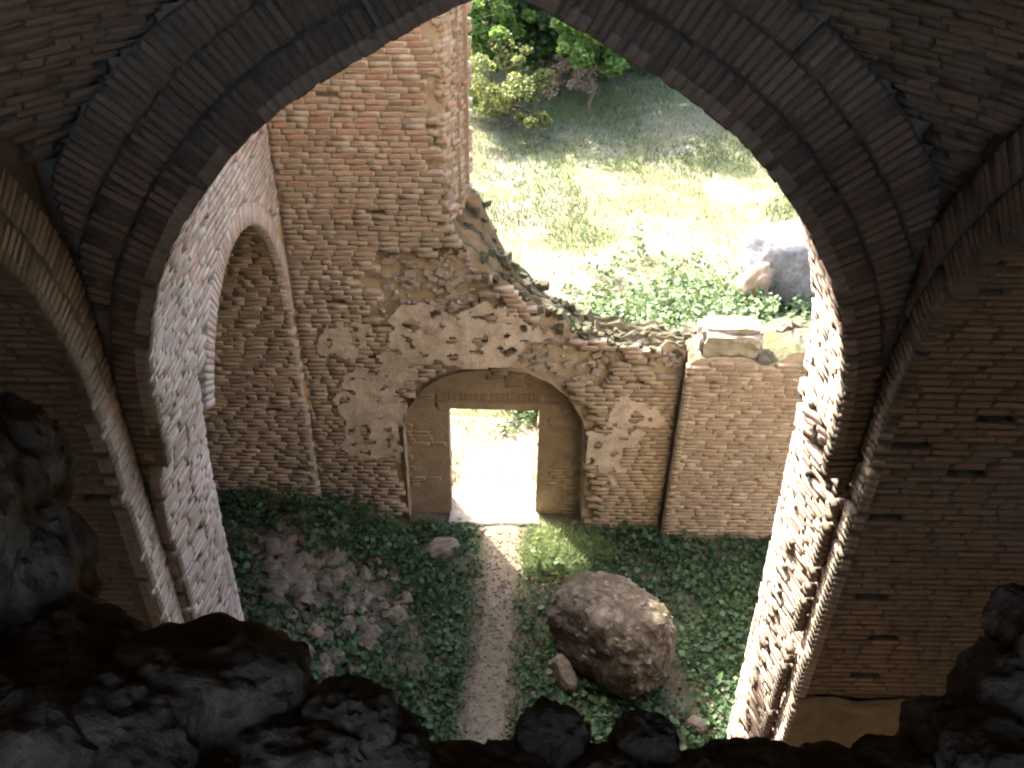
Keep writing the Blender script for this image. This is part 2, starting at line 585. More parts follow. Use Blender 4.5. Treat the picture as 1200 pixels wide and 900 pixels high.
X = Vector((1, 0, 0)); Y = Vector((0, 1, 0)); Z = Vector((0, 0, 1))
HALF = [(5.0, 2.47), (5.4, 2.46), (5.8, 2.43), (6.2, 2.335), (6.55, 2.20), (6.95, 1.96), (7.3, 1.68), (7.55, 1.43), (7.74, 1.18), (7.89, .95), (8.02, .71), (8.16, .46), (8.29, .22), (8.36, 0)]
def prof_from_half(c, lowL, lowR, dz=0.0, s=1.0):
    L = [Vector(p) for p in lowL]
    L += [Vector((c - h * s, z + dz)) for z, h in HALF]
    Rr = [Vector((c + h * s, z + dz)) for z, h in reversed(HALF[:-1])]
    Rr += [Vector(p) for p in lowR]
    return smooth_pts(resample(L + Rr, .06), 2)

# ------------------------------------------------------------------ ground
def terrain(x, y):
    z = .03 * FB(x * .8, y * .8, 3, 3)
    # heap of rubble sloping down from the left niche
    m = max(0.0, min(1.0, (-1.0 - x) / 1.9))
    m = m * m * (3 - 2 * m)
    f = max(0.0, min(1.0, (y - 5.0) / 1.6)) * max(0.0, min(1.0, (10.1 - y) / .5))
    z += m * f * (.50 + .13 * FB(x * 1.7, y * 1.7, 9, 3))
    if y > 11:
        z += min(1.0, (y - 11) / 4) * (.05 + .12 * FB(x * .25, y * .25, 1, 3)) + .022 * (y - 11)
        # low bank where weeds grow right behind the wall
        z += .55 * math.exp(-((x - 3.6) / 2.0) ** 2 - ((y - 13.2) / 1.5) ** 2)
    if y > 60: z += (y - 60) * .02
    return z

xs = np.concatenate([-np.geomspace(400, 8, 22), np.arange(-7.6, 9.0, .14), np.geomspace(9.2, 400, 22)])
ys = np.concatenate([-np.geomspace(200, 4, 14), np.arange(-3.6, 14, .14), np.geomspace(14.2, 500, 70)])
gv = [(x, y, terrain(x, y)) for y in ys for x in xs]
nx = len(xs)
gf = [(j * nx + i, j * nx + i + 1, (j + 1) * nx + i + 1, (j + 1) * nx + i) for j in range(len(ys) - 1) for i in range(nx - 1)]
mesh_obj('ground', gv, gf, M['ground'], smooth=True, kind='structure')

# trodden path from the doorway towards the arch and out of the door
def path_mid(y): return -.17 + .07 * math.sin(y * .9) - .05 * (9.5 - y) * .2
pv = []; pf = []
pys = np.concatenate([np.arange(-.0, 9.5, .1), np.arange(9.5, 11.9, .1)])
for k, y in enumerate(pys):
    hw = .235 + .06 * N1(y * 1.3, 4) + .04 * N1(y * 6, 9) + .10 * min(.8, max(0, y - 8.8)) + .5 * max(0, y - 9.6)
    for q in range(9):
        s = q / 8 * 2 - 1
        x = path_mid(y) + s * (hw + .04 * N1(y * 5, s * 3))
        pv.append((x, y, terrain(x, y) + .016 - .03 * (abs(s) > .9)))
for k in range(len(pys) - 1):
    for q in range(8):
        a = k * 9 + q
        pf.append((a, a + 1, a + 10, a + 9))
mesh_obj('path', pv, pf, M['path'], smooth=True, kind='structure')

# ------------------------------------------------------------------ main arch wall (far side of the vaulted bay)
lowL = [(-2.69, -.15), (-2.69, 2.0), (-2.68, 3.2), (-2.65, 4.2), (-2.60, 4.8)]
lowR = [(2.40, 4.7), (2.44, 3.6), (2.48, 2.2), (2.52, -.15)]
PROF = prof_from_half(-.11, lowL, lowR)
FY, FD = 5.25, .93
def chamf(p, t):
    k = max(0.0, min(1.0, (5.0 - p.y) / .25))
    c = .15 if p.x > 0 else .07
    b = max(0.0, 1 - abs(p.y - (4.98 if p.x > 0 else 5.1)) / .24)
    n = .30 * min(1, b * 1.8) * max(0.0, 1 - t / .62) * (1 + .8 * N1(p.y * 9, t * 5, 3))
    return k * c * max(0.0, 1 - t / .62) + n * (1.0 if p.x > 0 else .25)
arch = empty('arched_wall', (0, FY + .4, 0), 'great brick arch framing the view into the roofless yard', 'arch wall')
arch_core(arch, 'core', PROF, Vector((0, FY, 0)), X, Y, (-6.4, 6.4, 11.6), FD, M['mortar'], chamf)
B = Bricks()
def gone_main(p, uc):
    g = .025
    if p.x > 0:
        g = .05
        if 4.75 < p.y < 5.25: g = .45 if uc < .55 else .2
    else:
        g = .012
        if 4.75 < p.y < 5.1 and uc < .3: g = .4
    if p.y < 5 and uc < .5: g += .06
    return g
intrados_bricks(B, PROF, Vector((0, FY, 0)), X, Y, .0, FD, chamfer=chamf, depth=FD, gone=gone_main, jit=.006)
B.build(arch, M['brick_lime'], M['mortar_pale'], 300)
# rings of voussoirs on the inner face, up to the jagged seam against the vault
RC = Vector((-.11, 5.63)); RR = 3.13
def lim_ring(p, n2, rmid):
    # distance still free outward from p before the seam circle / the side walls
    o = -n2
    d1 = RR - (p - RC).length
    d2 = 99
    if o.x > 1e-3: d2 = (2.56 - p.x) / o.x
    if o.x < -1e-3: d2 = (-2.79 - p.x) / o.x
    return min(d1, d2)
B = Bricks()
ring_bricks(B, PROF, Vector((0, FY, 0)), X, Y, [(.0, .25, .0), (.265, .51, .012), (.525, .78, -.035), (.795, 1.04, -.035)], rng_i=lambda p: p.y > 4.9, outer_limit=lim_ring, jit=.007)
ringpart = B
# narrow pier faces below the springing
for (xa, xb) in ((2.50, 2.56), (-2.79, -2.73)):
    plane_bricks(B, Vector((0, FY, 0)), X, Z, -Y, xa, xb, -.1, 5.0, lambda u, v: True, gone=.15)
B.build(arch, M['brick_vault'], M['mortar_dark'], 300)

# ------------------------------------------------------------------ side niches of the vaulted bay
def lat_prof(c):
    return prof_from_half(c, [(c - 2.43, -.15), (c - 2.43, 4.6)], [(c + 2.43, 4.6), (c + 2.43, -.15)], .28, .985)
END = []
for side in (1, -1):
    if side > 0:
        loc = (4.2, 2.6, 0); xw = 2.57; c = 2.59
        lab = 'deep dark brick side recess beside the sunlit pier'
    else:
        loc = (-4.4, 2.5, 0); xw = -2.80; c = 2.45
        lab = 'deep dark brick side recess beside the pinkish shaded pier'
    t = empty('side_recess', loc, lab, 'brick recess')
    pr = lat_prof(c)
    O = Vector((xw, 0, 0)); D = X * side
    if side < 0:
        # a runs along +Y in both cases
        pass
    arch_core(t, 'core', pr, O, Y, D, (-1.2, 5.24, 11.6), 3.4, M['mortar_dark'])
    xe0, xe1 = (xw + 3.32, xw + 3.7) if side > 0 else (xw - 3.7, xw - 3.32)
    wz0, wz1, wy0, wy1 = (5.0, 6.5, 2.0, 3.2) if side > 0 else (5.2, 6.4, 2.1, 3.1)  # openings added in the unseen end walls to brighten the recesses
    for (ya, yb, za, zb) in ((-.2, 5.2, -.2, wz0), (-.2, 5.2, wz1, 9.0), (-.2, wy0, wz0, wz1), (wy1, 5.2, wz0, wz1)):
        END.append((t, (xe0, ya, za), (xe1, yb, zb)))
    B = Bricks()
    intrados_bricks(B, pr, O, Y, D, 0, 2.6, rng_i=lambda p: p.x > c and p.y < 8.2 and (side < 0 or p.y > 2.50), gone=lambda p, u: .012, jit=.004)
    RC2 = Vector((c, 5.63)); 
    def lim2(p, n2, rm):
        o = -n2
        d1 = 3.2 - (p - RC2).length
        d2 = (5.24 - p.x) / o.x if o.x > 1e-3 else 99
        return min(d1, d2)
    ring_bricks(B, pr, O, Y, D, [(.0, .25, .0), (.265, .51, .0)], rng_i=lambda p: p.x > c - .6 and p.y > 5.6, outer_limit=lim2)
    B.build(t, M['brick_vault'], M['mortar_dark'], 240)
    B = Bricks()
    plane_bricks(B, O, Y, Z, -D, c + 2.43, 5.25, 0, 5.75, lambda u, v: True, gone=.04)
    B.build(t, M['brick_lime'], M['mortar_pale'], 60)  # narrow strip given paler bricks so that it reads as sunlit
    if side > 0:
        # plastered foot of the recess wall
        vv = []; ff = []
        na, nb = 46, 46
        for j in range(nb):
            for i in range(na):
                x = xw + .02 + i * .055; z = -.1 + j * .0578
                vv.append((x, c + 2.43 - .004 - .02 * FB(x * 4, z * 4, 2, 3) - .02 - (0.03 if j < nb - 1 else 0), z + (.05 * N1(x * 3, 7) if j == nb - 1 else 0)))
        for j in range(nb - 1):
            for i in range(na - 1):
                ff.append((j * na + i, j * na + i + 1, (j + 1) * na + i + 1, (j + 1) * na + i))
        mesh_obj('plaster_dado', vv, ff, M['plaster'], t, smooth=True)

# ------------------------------------------------------------------ vault: spherical webs between the arches, broken open near the viewer
SC = Vector((-.11, 2.6, 5.63)); SR = 4.14
vault = empty('brick_vault', (-.11, 2.6, 9.8), 'dark corner webs of the broken brick vault over the arches', 'vault')
vv = []; ff = []
nth, nph = 72, 40
def in_bay(p): return -2.86 < p.x < 2.63 and p.y < 5.32
for j in range(nph + 1):
    ph = R(20) + (R(90) - R(20)) * j / nph
    for i in range(nth):
        th = 2 * math.pi * i / nth
        r = SR + .24
        vv.append(SC + Vector((math.cos(th) * math.cos(ph), math.sin(th) * math.cos(ph), math.sin(ph))) * r)
for j in range(nph):
    for i in range(nth):
        q = (j * nth + i, j * nth + (i + 1) % nth, (j + 1) * nth + (i + 1) % nth, (j + 1) * nth + i)
        cpt = sum((vv[k] for k in q), Vector()) / 4
        if cpt.y < 1.9 + .3 * N1(cpt.x * 1.5, 2): continue
        if not (-3.2 < cpt.x < 3.0 and cpt.y < 5.7): continue
        ff.append(q)
mesh_obj('shell', vv, ff, M['mortar_dark'], vault, smooth=True)
B = Bricks()
step = .063
ph = R(20)
while ph < R(62):
    z = math.sin(ph); rr = math.cos(ph)
    for sgn in (1, -1):
        th = random.uniform(0, .06) + R(8)
        while th < R(88):
            w = random.choice((.25, .24, .13, .26))
            dth = (w + .014) / (SR * rr)
            t2 = th + dth / 2
            n = Vector((sgn * math.cos(t2) * rr, math.sin(t2) * rr, z))
            P = SC + n * SR
            if -2.84 < P.x < 2.61 and P.y < 5.28 and P.z > 6.6:
                U = Vector((-sgn * math.sin(t2), math.cos(t2), 0))
                V = U.cross(n).normalized()
                if V.z < 0: V = -V
                # keep a ragged open seam against both arch rings
                if random.random() > .03:
                    B.add(P, U, V, -n, w, .048, .1, .012, .015)
            th += dth
    ph += step / SR
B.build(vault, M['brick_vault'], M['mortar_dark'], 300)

# ------------------------------------------------------------------ outer bay: left wall with its tall arched recess
LW = empty('arched_side_wall', (-3.6, 7.8, 0), 'pinkish brick side wall of the yard with a tall arched recess', 'wall')
LX = -2.62
lc, lh = 7.83, 1.52
pts = [Vector((lc - lh, -.1)), Vector((lc - lh, 3.75))]
for k in range(1, 24):
    a = math.pi * (1 - k / 24)
    pts.append(Vector((lc + lh * math.cos(a), 3.75 + 1.68 * math.sin(a))))
pts += [Vector((lc + lh, 3.75)), Vector((lc + lh, -.1))]
LP = resample(pts, .06)
OL = Vector((LX, 0, 0))
arch_core(LW, 'core', LP, OL, Y, -X, (6.19, 9.5, 8.2), 2.6, M['mortar'], cap=True)
B = Bricks()
intrados_bricks(B, LP, OL, Y, -X, .03, 2.3, rng_i=lambda p: p.x > lc - .5, gone=lambda p, u: .01)
B.build(LW, M['brick_back'], M['mortar'], 150)
B = Bricks()
def in_left(u, v):
    if u < lc - lh + .16 and v < 5.0: return False
    if v < 3.75: return u > lc + lh
    d = ((u - lc) / (lh + .2)) ** 2 + ((v - 3.75) / (1.68 + .2)) ** 2
    return d > 1
ring_bricks(B, LP, OL, Y, -X, [(.0, .22, .0)], rng_i=lambda p: p.y > 3.7 and (p.x > lc or p.y > 4.55), jit=.004, gone=.0)
plane_bricks(B, OL, Y, Z, X, 6.19, 9.48, 0, 8.1, in_left, gone=.025, jit=.005)
B.build(LW, M['brick_lime'], M['mortar_pale'], 150)

# ------------------------------------------------------------------ back wall with the doorway, ruined to the right
BY = 9.47
BW = empty('ruined_back_wall', (0, BY + .4, 0), 'ruined brick back wall with the doorway, tall at one end and sloping down', 'wall')
TOP = [(-2.9, 7.35), (-1.6, 7.45), (-.80, 7.3), (-.76, 4.96), (-.53, 4.45), (-.12, 4.05), (.39, 3.64), (1.02, 3.28), (1.97, 3.12), (2.2, 3.1)]
TOPB = [(-2.9, 7.3), (-.47, 7.2), (-.44, 5.0), (-.2, 4.4), (.1, 4.0), (.5, 3.6), (1.1, 3.25), (2.2, 3.1)]
def interp(T, x):
    for (a, za), (b, zb) in zip(T, T[1:]):
        if a <= x <= b: return za + (zb - za) * (x - a) / max(1e-6, b - a)
    return T[0][1] if x < T[0][0] else T[-1][1]
RA = [(-1.42, -.1), (-1.42, 1.75), (-1.36, 2.08), (-1.19, 2.38), (-.95, 2.58), (-.60, 2.72), (-.20, 2.78), (.20, 2.73), (.50, 2.57), (.74, 2.33), (.92, 2.0), (1.0, 1.7), (1.02, -.1)]
def recess_z(x):
    if x <= -1.42 or x >= 1.02: return -.1
    best = 0
    for (a, za), (b, zb) in zip(RA, RA[1:]):
        if a <= x <= b and b > a: best = max(best, za + (zb - za) * (x - a) / (b - a))
    return best
DX0, DX1, DZ = -.84, .37, 1.97
def strip_wall(name, parent, xs, zlo, ztop, y0, y1, mat, rough=.0, ridge=.0):
    v = []; f = []
    for x in xs:
        zt = ztop(x); zl = min(zlo(x), zt)
        ny = 6
        v += [(x, y0, zl), (x, y1, zl)]
        for k in range(ny + 1):
            t = k / ny
            v.append((x, y0 + (y1 - y0) * t, zt + rough * FB(x * 4, t * 3, y0, 3) + ridge * math.sin(t * math.pi)))
    st = 9
    for i in range(len(xs) - 1):
        a = i * st; b = a + st
        f.append((a, b, b + 2, a + 2))
        f.append((a + 1, a + 8, b + 8, b + 1))
        f.append((a, a + 1, b + 1, b))
        for k in range(6): f.append((a + 2 + k, b + 2 + k, b + 3 + k, a + 3 + k))
    f.append((0, 2, 3, 4, 5, 6, 7, 8, 1))
    e = (len(xs) - 1) * st
    f.append((e, e + 1, e + 8, e + 7, e + 6, e + 5, e + 4, e + 3, e + 2))
    o = mesh_obj(name, v, f, mat, parent)
    o.data.materials.append(M['moss_top'])
    for p in o.data.polygons:
        if p.normal.z > .25 and len(p.vertices) == 4 and p.center.z > 2.0: p.material_index = 1
    return o
eps = .001
def xset(lo, hi, extra, step=.08):
    s = list(np.arange(lo, hi, step)) + [hi]
    for e in extra:
        s += [e - eps, e + eps]
    return sorted(set(round(float(x), 4) for x in s if lo <= x <= hi))
def door_z(x): return DZ if DX0 < x < DX1 else -.1
def top_layer(t):
    def fn(x):
        xe = -.80 + .29 * t
        if x <= xe: return interp(TOP, min(x, -.81)) - .1 * t
        return min(interp(TOP, max(x, -.75)), 5.0) * (1 - t) + interp(TOPB, max(x, -.43)) * t + .16 * N1(math.floor(x / .17) * .73, t * 9, 31) + .04 * N1(x * 9, t * 5, 2) - .06
    return fn
for (ya, yb, t, lo) in ((.08, .16, .15, recess_z), (.161, .27, .4, recess_z), (.271, .40, .65, door_z), (.401, .55, .95, door_z)):
    xe = -.80 + .29 * t
    strip_wall('core', BW, xset(-2.9, 2.15, [xe, -1.42, 1.02, DX0, DX1]), lo, top_layer(t), BY + ya, BY + yb, M['mortar'] if lo is recess_z else M['plaster'], .05, .02)
# plastered soffit of the door recess
vv = []; ff = []
ra = resample([Vector(p) for p in RA], .07)
for k in range(4):
    for p in ra: vv.append((p.x + .012 * N1(p.x * 5, p.y * 5, k), BY + .01 + k * .09, p.y + .012 * N1(p.y * 5, p.x * 5, k)))
n = len(ra)
for k in range(3):
    for i in range(n - 1): ff.append((k * n + i, k * n + i + 1, (k + 1) * n + i + 1, (k + 1) * n + i))
mesh_obj('recess_soffit', vv, ff, M['plaster'], BW, smooth=True)

# masks on the face: where the brick facing has fallen and rubble core or plaster shows
def rub(u, v):
    s = FB(u * 1.1, v * 1.1, 21, 3)
    c = 1 - ((u + .95) / 1.25) ** 2 - ((v - 3.75) / .95) ** 2
    c2 = 1 - ((u - .9) / 1.7) ** 2 - ((v - 2.95) / .75) ** 2
    return max(c, c2 * .8) + s * .75 > .62
def plas(u, v):
    s = FB(u * 1.4, v * 1.4, 44, 3)
    c = 1 - ((u + 1.75) / .75) ** 2 - ((v - 2.2) / 1.5) ** 2
    c2 = 1 - ((u - 1.35) / .7) ** 2 - ((v - 1.8) / 1.1) ** 2
    c3 = 1 - ((u + .75) / 1.5) ** 2 - ((v - 3.3) / .6) ** 2
    return max(c, c2 * .8, c3) + s * .9 > .42
def near_recess(u, v, g=.03):
    if -1.42 - g < u < 1.02 + g:
        return v < recess_z(min(max(u, -1.41), 1.01)) + g
    return False
def in_back(u, v):
    if v > interp(TOP, u) - .04: return False
    return not near_recess(u, v) and not rub(u, v)
B = Bricks(mdepth=.0025)
plane_bricks(B, Vector((0, BY, 0)), X, Z, -Y, -2.61, 2.10, .0, 7.4, in_back, bw=.22, bh=.046, joint=.02, gone=.012, jit=.005)
# broken end of the tall part: bricks left toothed
E0 = Vector((-.77, BY + .02, 0)); E1 = Vector((-.49, BY + .54, 0))
EU = (E1 - E0).normalized(); EN = Vector((EU.y, -EU.x, 0))
plane_bricks(B, E0, EU, Z, EN, 0, (E1 - E0).length, 4.6, 7.3, lambda u, v: True, bw=.15, bh=.047, gone=.14, jit=.03)
BR = Bricks(); keep = []
for q in B.b:
    (BR.b if q[0].x < -.4 and q[0].z > 5.2 + random.uniform(-.7, 1.3) + .5 * N1(q[0].x * 2, q[0].z * 2, 8) else keep).append(q)
B.b = keep
B.build(BW, M['brick_back'], M['mortar'], 150)
BR.build(BW, M['brick_red'], M['mortar'], 150)
# irregular rubble stones where the facing is gone, and along the broken top
B = Bricks(mortar=False)
for _ in range(2600):
    u = random.uniform(-2.55, 2.1); v = random.uniform(.8, 5.0)
    if rub(u, v) and v < interp(TOP, u) - .03 and not near_recess(u, v, .06):
        a = random.uniform(-.5, .5)
        U = (X * math.cos(a) + Z * math.sin(a)); V = (Z * math.cos(a) - X * math.sin(a))
        s = random.uniform(.035, .12)
        B.add(Vector((u, BY + .045 + random.uniform(-.02, .02), v)), U, V, -Y, s, s * random.uniform(.4, .8), .1, .008, .10)
B.build(BW, M['wall_rubble'], M['mortar'], 200)
B = Bricks(mortar=False)
x = -.8
while x < 2.15:
    for k in range(5):
        yy = random.uniform(.02, .52)
        zt = top_layer(yy / .56)(max(x, -.5))
        a = random.uniform(0, 6.28)
        U = Vector((math.cos(a), math.sin(a), random.uniform(-.4, .2))).normalized()
        N = Vector((random.uniform(-.3, .5), random.uniform(-.4, .3), 1)).normalized()
        V = N.cross(U).normalized(); U = V.cross(N)
        s = random.uniform(.04, .15)
        B.add(Vector((x + random.uniform(-.05, .05), BY + yy, zt + random.uniform(-.02, .05))), U, V, N, s, s * random.uniform(.5, .9), s * .7, .01, .1)
    x += .07
B.build(BW, M['moss_top'], M['mortar'], 150)
# remnants of plaster: thin uneven shells
vv = []; ff = []; idx = {}
st = .028
def pv_id(i, j):
    if (i, j) not in idx:
        u = -2.6 + i * st + .012 * N1(i * .9, j * .9, 1); v = .0 + j * st + .012 * N1(i * .9, j * .9, 2)
        idx[(i, j)] = len(vv)
        vv.append((u, BY - .016 - .014 * FB(u * 5, v * 5, 6, 3), v))
    return idx[(i, j)]
for i in range(int(4.7 / st)):
    for j in range(int(4.6 / st)):
        u = -2.6 + (i + .5) * st; v = (j + .5) * st
        if plas(u, v) and v < interp(TOP, u) - .12 and not near_recess(u, v, .05) and FB(u * 6, v * 6, 8, 2) > -.30:
            ff.append((pv_id(i, j), pv_id(i + 1, j), pv_id(i + 1, j + 1), pv_id(i, j + 1)))
mesh_obj('plaster_remnant', vv, ff, M['plaster_pale'], BW, smooth=True)
# lintel over the door, with a course of dark upright brick ends above it
def box(name, parent, lo, hi, mat, jit=.0, bev=.01):
    bm = bmesh.new()
    bmesh.ops.create_cube(bm, size=1)
    for v in bm.verts:
        v.co = Vector((lo[0] + (v.co.x + .5) * (hi[0] - lo[0]), lo[1] + (v.co.y + .5) * (hi[1] - lo[1]), lo[2] + (v.co.z + .5) * (hi[2] - lo[2])))
    if bev:
        bmesh.ops.bevel(bm, geom=bm.edges[:], offset=bev, segments=2, affect='EDGES')
    if jit:
        bmesh.ops.subdivide_edges(bm, edges=bm.edges[:], cuts=4, use_grid_fill=True)
        for v in bm.verts:
            v.co += Vector((FB(v.co.x * 7, v.co.y * 7, v.co.z * 7), FB(v.co.y * 7, v.co.z * 7, v.co.x * 7 + 9), FB(v.co.z * 7, v.co.x * 7, v.co.y * 7 + 4))) * jit
    me = bpy.data.meshes.new(name)
    bm.to_mesh(me); bm.free()
    me.materials.append(mat)
    o = bpy.data.objects.new(name, me)
    COL.objects.link(o)
    if parent is not None:
        o.parent = parent
        o.matrix_parent_inverse = Matrix.Translation(-Vector(parent.location))
    return o
for (pt, lo, hi) in END: box('end_wall', pt, lo, hi, M['brick_vault'], 0, 0)
box('lintel', BW, (-.98, BY + .235, DZ - .02), (.66, BY + .57, DZ + .10), M['plaster'], .012, .012)
B = Bricks(mortar=False)
x = -.95
while x < .62:
    w = random.uniform(.05, .065)
    B.add(Vector((x, BY + .262, DZ + .17)), Z, X, -Y, .13, w, .05, .004, .02)
    x += w + .012
B.build(BW, M['brick_back'], M['mortar'], 60)
# jamb bricks of the doorway
B = Bricks()
for (xx, Nn) in ((DX0, X), (DX1, -X)):
    plane_bricks(B, Vector((xx, BY + .27, 0)), Y, Z, Nn, .02, .27, 0, 1.95, lambda u, v: True, bw=.2, gone=.2, jit=.012, d=.05)
B.build(BW, M['brick_back'], M['mortar'], 60)
B = Bricks()
plane_bricks(B, Vector((0, BY + .262, 0)), X, Z, -Y, -1.40, 1.0, 0, 2.7, lambda u, v: (u < DX0 - .05 or u > DX1 + .05 or v > DZ + .3) and v < recess_z(u) - .06 and FB(u * 1.8, v * 1.8, 71, 3) > .12, bw=.22, gone=.05)
B.build(BW, M['brick_back'], M['mortar'], 60)
box('threshold', BW, (DX0 - .03, BY + .02, -.1), (DX1 + .05, BY + .75, .055), M['cap_stone'], .01, .015)

# ------------------------------------------------------------------ lower wall running on to the right, slightly in front
LWR = empty('low_wall', (3.6, BY + .2, 0), 'low ochre brick wall stub with a pale stone block on its top', 'wall')
RTOP = [(2.1, 3.0), (2.25, 3.08), (2.9, 3.12), (3.1, 3.02), (3.4, 3.2), (4.0, 3.1), (5.2, 2.9), (5.6, 2.5)]
RY = BY - .17
strip_wall('core', LWR, xset(2.17, 5.6, [], .08), lambda x: -.1, lambda x: interp(RTOP, x), RY + .05, RY + .85, M['mortar'], .07, .03)
B = Bricks(mdepth=.0025)
plane_bricks(B, Vector((0, RY, 0)), X, Z, -Y, 2.15, 5.55, 0, 3.2, lambda u, v: v < interp(RTOP, u) - .05 - .12 * abs(N1(u * 3, 3)), bw=.25, bh=.047, gone=.02, jit=.005)
plane_bricks(B, Vector((2.15, RY, 0)), Y, Z, -X, 0, .16, 0, 3.0, lambda u, v: True, gone=.05)
B.build(LWR, M['brick_back'], M['mortar'], 300)
B = Bricks(mortar=False)
x = 2.2
while x < 5.5:
    for k in range(2):
        a = random.uniform(0, 6.28); s = random.uniform(.08, .22)
        U = Vector((math.cos(a), math.sin(a), 0)); N = Vector((random.uniform(-.3, .3), random.uniform(-.3, .3), 1)).normalized()
        V = N.cross(U).normalized(); U = V.cross(N)
        B.add(Vector((x, RY + random.uniform(.08, .8), interp(RTOP, x) + random.uniform(0, .05))), U, V, N, s, s * .7, s * .6, .01, .1)
    x += .09
B.build(LWR, M['rubble'], M['mortar'], 100)

# ------------------------------------------------------------------ rocks
def rock(name, loc, size, mat, seed, rough=.22, sub=3, box_k=.0, rot=(0, 0, 0), parent=None, label=None, cat=None, group=None, freq=1.4, pits=0.0):
    bm = bmesh.new()
    bmesh.ops.create_icosphere(bm, subdivisions=sub, radius=1)
    s3 = seed * 7.31
    for v in bm.verts:
        d = v.co.normalized()
        # blend between ball and block
        m = max(abs(d.x), abs(d.y), abs(d.z))
        r = 1 + box_k * (min(1.0 / m, 1.32) - 1)
        r += rough * FB(d.x * freq + s3, d.y * freq, d.z * freq, 3)
        r += rough * .35 * FB(d.x * freq * 3.3, d.y * freq * 3.3 + s3, d.z * freq * 3.3, 3)
        if pits: r += pits * FB(d.x * 9, d.y * 9 + s3, d.z * 9, 2)
        v.co = Vector((d.x * r * size[0], d.y * r * size[1], d.z * r * size[2]))
    me = bpy.data.meshes.new(name)
    bm.to_mesh(me); bm.free()
    me.materials.append(mat)
    me.polygons.foreach_set('use_smooth', [sub == 4] * len(me.polygons))
    o = bpy.data.objects.new(name, me)
    COL.objects.link(o)
    o.location = loc
    o.rotation_euler = rot
    if parent is not None:
        o.parent = parent
        o.matrix_parent_inverse = Matrix.Translation(-Vector(parent.location))
    if label: tag(o, label, cat, group)
    return o

tag(box('stone_block', None, (2.28, RY + .08, 3.02), (3.05, RY + .50, 3.46), M['cap_stone'], .055, .07), 'pale weathered stone block standing on the low wall stub', 'stone')
# fallen lump of masonry on the grass, with stones set in its mortar
bo = empty('fallen_boulder', (1.22, 7.35, 0), 'large tilted lump of fallen masonry lying on the green floor', 'boulder')
bod = rock('body', (1.27, 7.30, .47), (.50, .80, .55), M['boulder'], 11, .12, 5, .6, (R(-16), R(8), R(40)), bo, freq=1.6, pits=.022)
mw = Matrix.Translation((1.27, 7.30, .47)) @ Matrix.Rotation(R(40), 4, 'Z') @ Matrix.Rotation(R(8), 4, 'Y') @ Matrix.Rotation(R(-16), 4, 'X')
B = Bricks(mortar=False)
bv = bod.data.vertices
for _ in range(420):
    v = bv[random.randrange(len(bv))]
    P = mw @ v.co; Nn = (mw.to_3x3() @ v.normal).normalized()
    a = Nn.orthogonal().normalized(); b = Nn.cross(a)
    th = random.uniform(0, 6.28)
    U = a * math.cos(th) + b * math.sin(th); V = Nn.cross(U)
    s = random.uniform(.018, .075)
    B.add(P + Nn * random.uniform(-.002, .014), U, V, Nn, s, s * random.uniform(.5, .9), .08, .004, .15)
for i, (P, U, V, Nn, w, h, d) in enumerate(B.b):
    pass
B.build(bo, M['boulder_stone'], M['mortar'], 170)
rock('loose_stone', (.68, 6.92, .12), (.10, .24, .16), M['rubble'], 21, .2, 3, .6, (.3, .1, .5), None, 'small angular stone leaning beside the fallen boulder', 'stone')
rock('loose_stone', (2.2, 6.3, .05), (.09, .12, .1), M['rubble'], 22, .2, 3, .5, (0, .2, 1), None, 'small grey stone at the foot of the sunlit pier', 'stone')
rock('loose_stone', (-.92, 8.95, .08), (.22, .16, .12), M['rubble'], 23, .22, 3, .4, (0, 0, .3), None, 'broad stone among ivy left of the path by the doorway', 'stone')
# fallen stones on the slope under the left recess
k = 0
rr_ = random.Random(5)
for _ in range(3000):
    if k >= 280: break
    x = rr_.uniform(-4.2, -1.15); y = rr_.uniform(6.3, 9.2)
    dens = 1 - ((x + 2.45) / 1.25) ** 2 - ((y - 7.9) / 1.5) ** 2
    if rr_.random() > dens: continue
    s = rr_.choice((.03, .035, .045, .055, .07, .10))
    red = rr_.random() < .09
    sm, rot = M['brick_red'] if red else M['rubble'], (rr_.uniform(-.4, .4), rr_.uniform(-.4, .4), rr_.uniform(0, 6.28))
    if red: lab, grp = 'reddish brick fragment lying on the rubble slope below the arched recess', 'brick fragments on the rubble slope'
    elif s > .06: lab, grp = 'larger grey fallen stone on the rubble slope below the arched recess', 'larger stones on the rubble slope'
    else: lab, grp = 'small grey fallen stone on the rubble slope below the arched recess', 'small stones on the rubble slope'
    rock('brick_fragment' if red else 'rubble_stone', (x, y, terrain(x, y) + s * .5), (s * rr_.uniform(.9, 1.6), s * rr_.uniform(.8, 1.2), s * rr_.uniform(.55, .9)), sm, 100 + k, .28, 2, .9, rot, None, lab, 'stone', grp)
    k += 1

B = Bricks(mortar=False)
for _ in range(3000):
    x = rr_.uniform(-4.2, -.9); y = rr_.uniform(6.2, 9.3)
    dens = 1 - ((x + 2.4) / 1.5) ** 2 - ((y - 7.9) / 1.6) ** 2
    if rr_.random() > dens: continue
    N = Vector((rr_.gauss(0, .35), rr_.gauss(0, .35), 1)).normalized()
    a = rr_.uniform(0, 6.28)
    V = N.cross(Vector((math.cos(a), math.sin(a), 0))).normalized(); U = V.cross(N)
    w = rr_.uniform(.015, .05)
    B.b.append((Vector((x, y, terrain(x, y) + w * .5)), U, V, N, w * rr_.uniform(1, 1.8), w, w * .8))
chips_root = empty('brick_debris', (-2.4, 7.9, .4), 'brick and mortar crumbs strewn among the stones of the rubble slope', 'debris')
B.build(chips_root, M['rubble'], M['mortar'], 0)

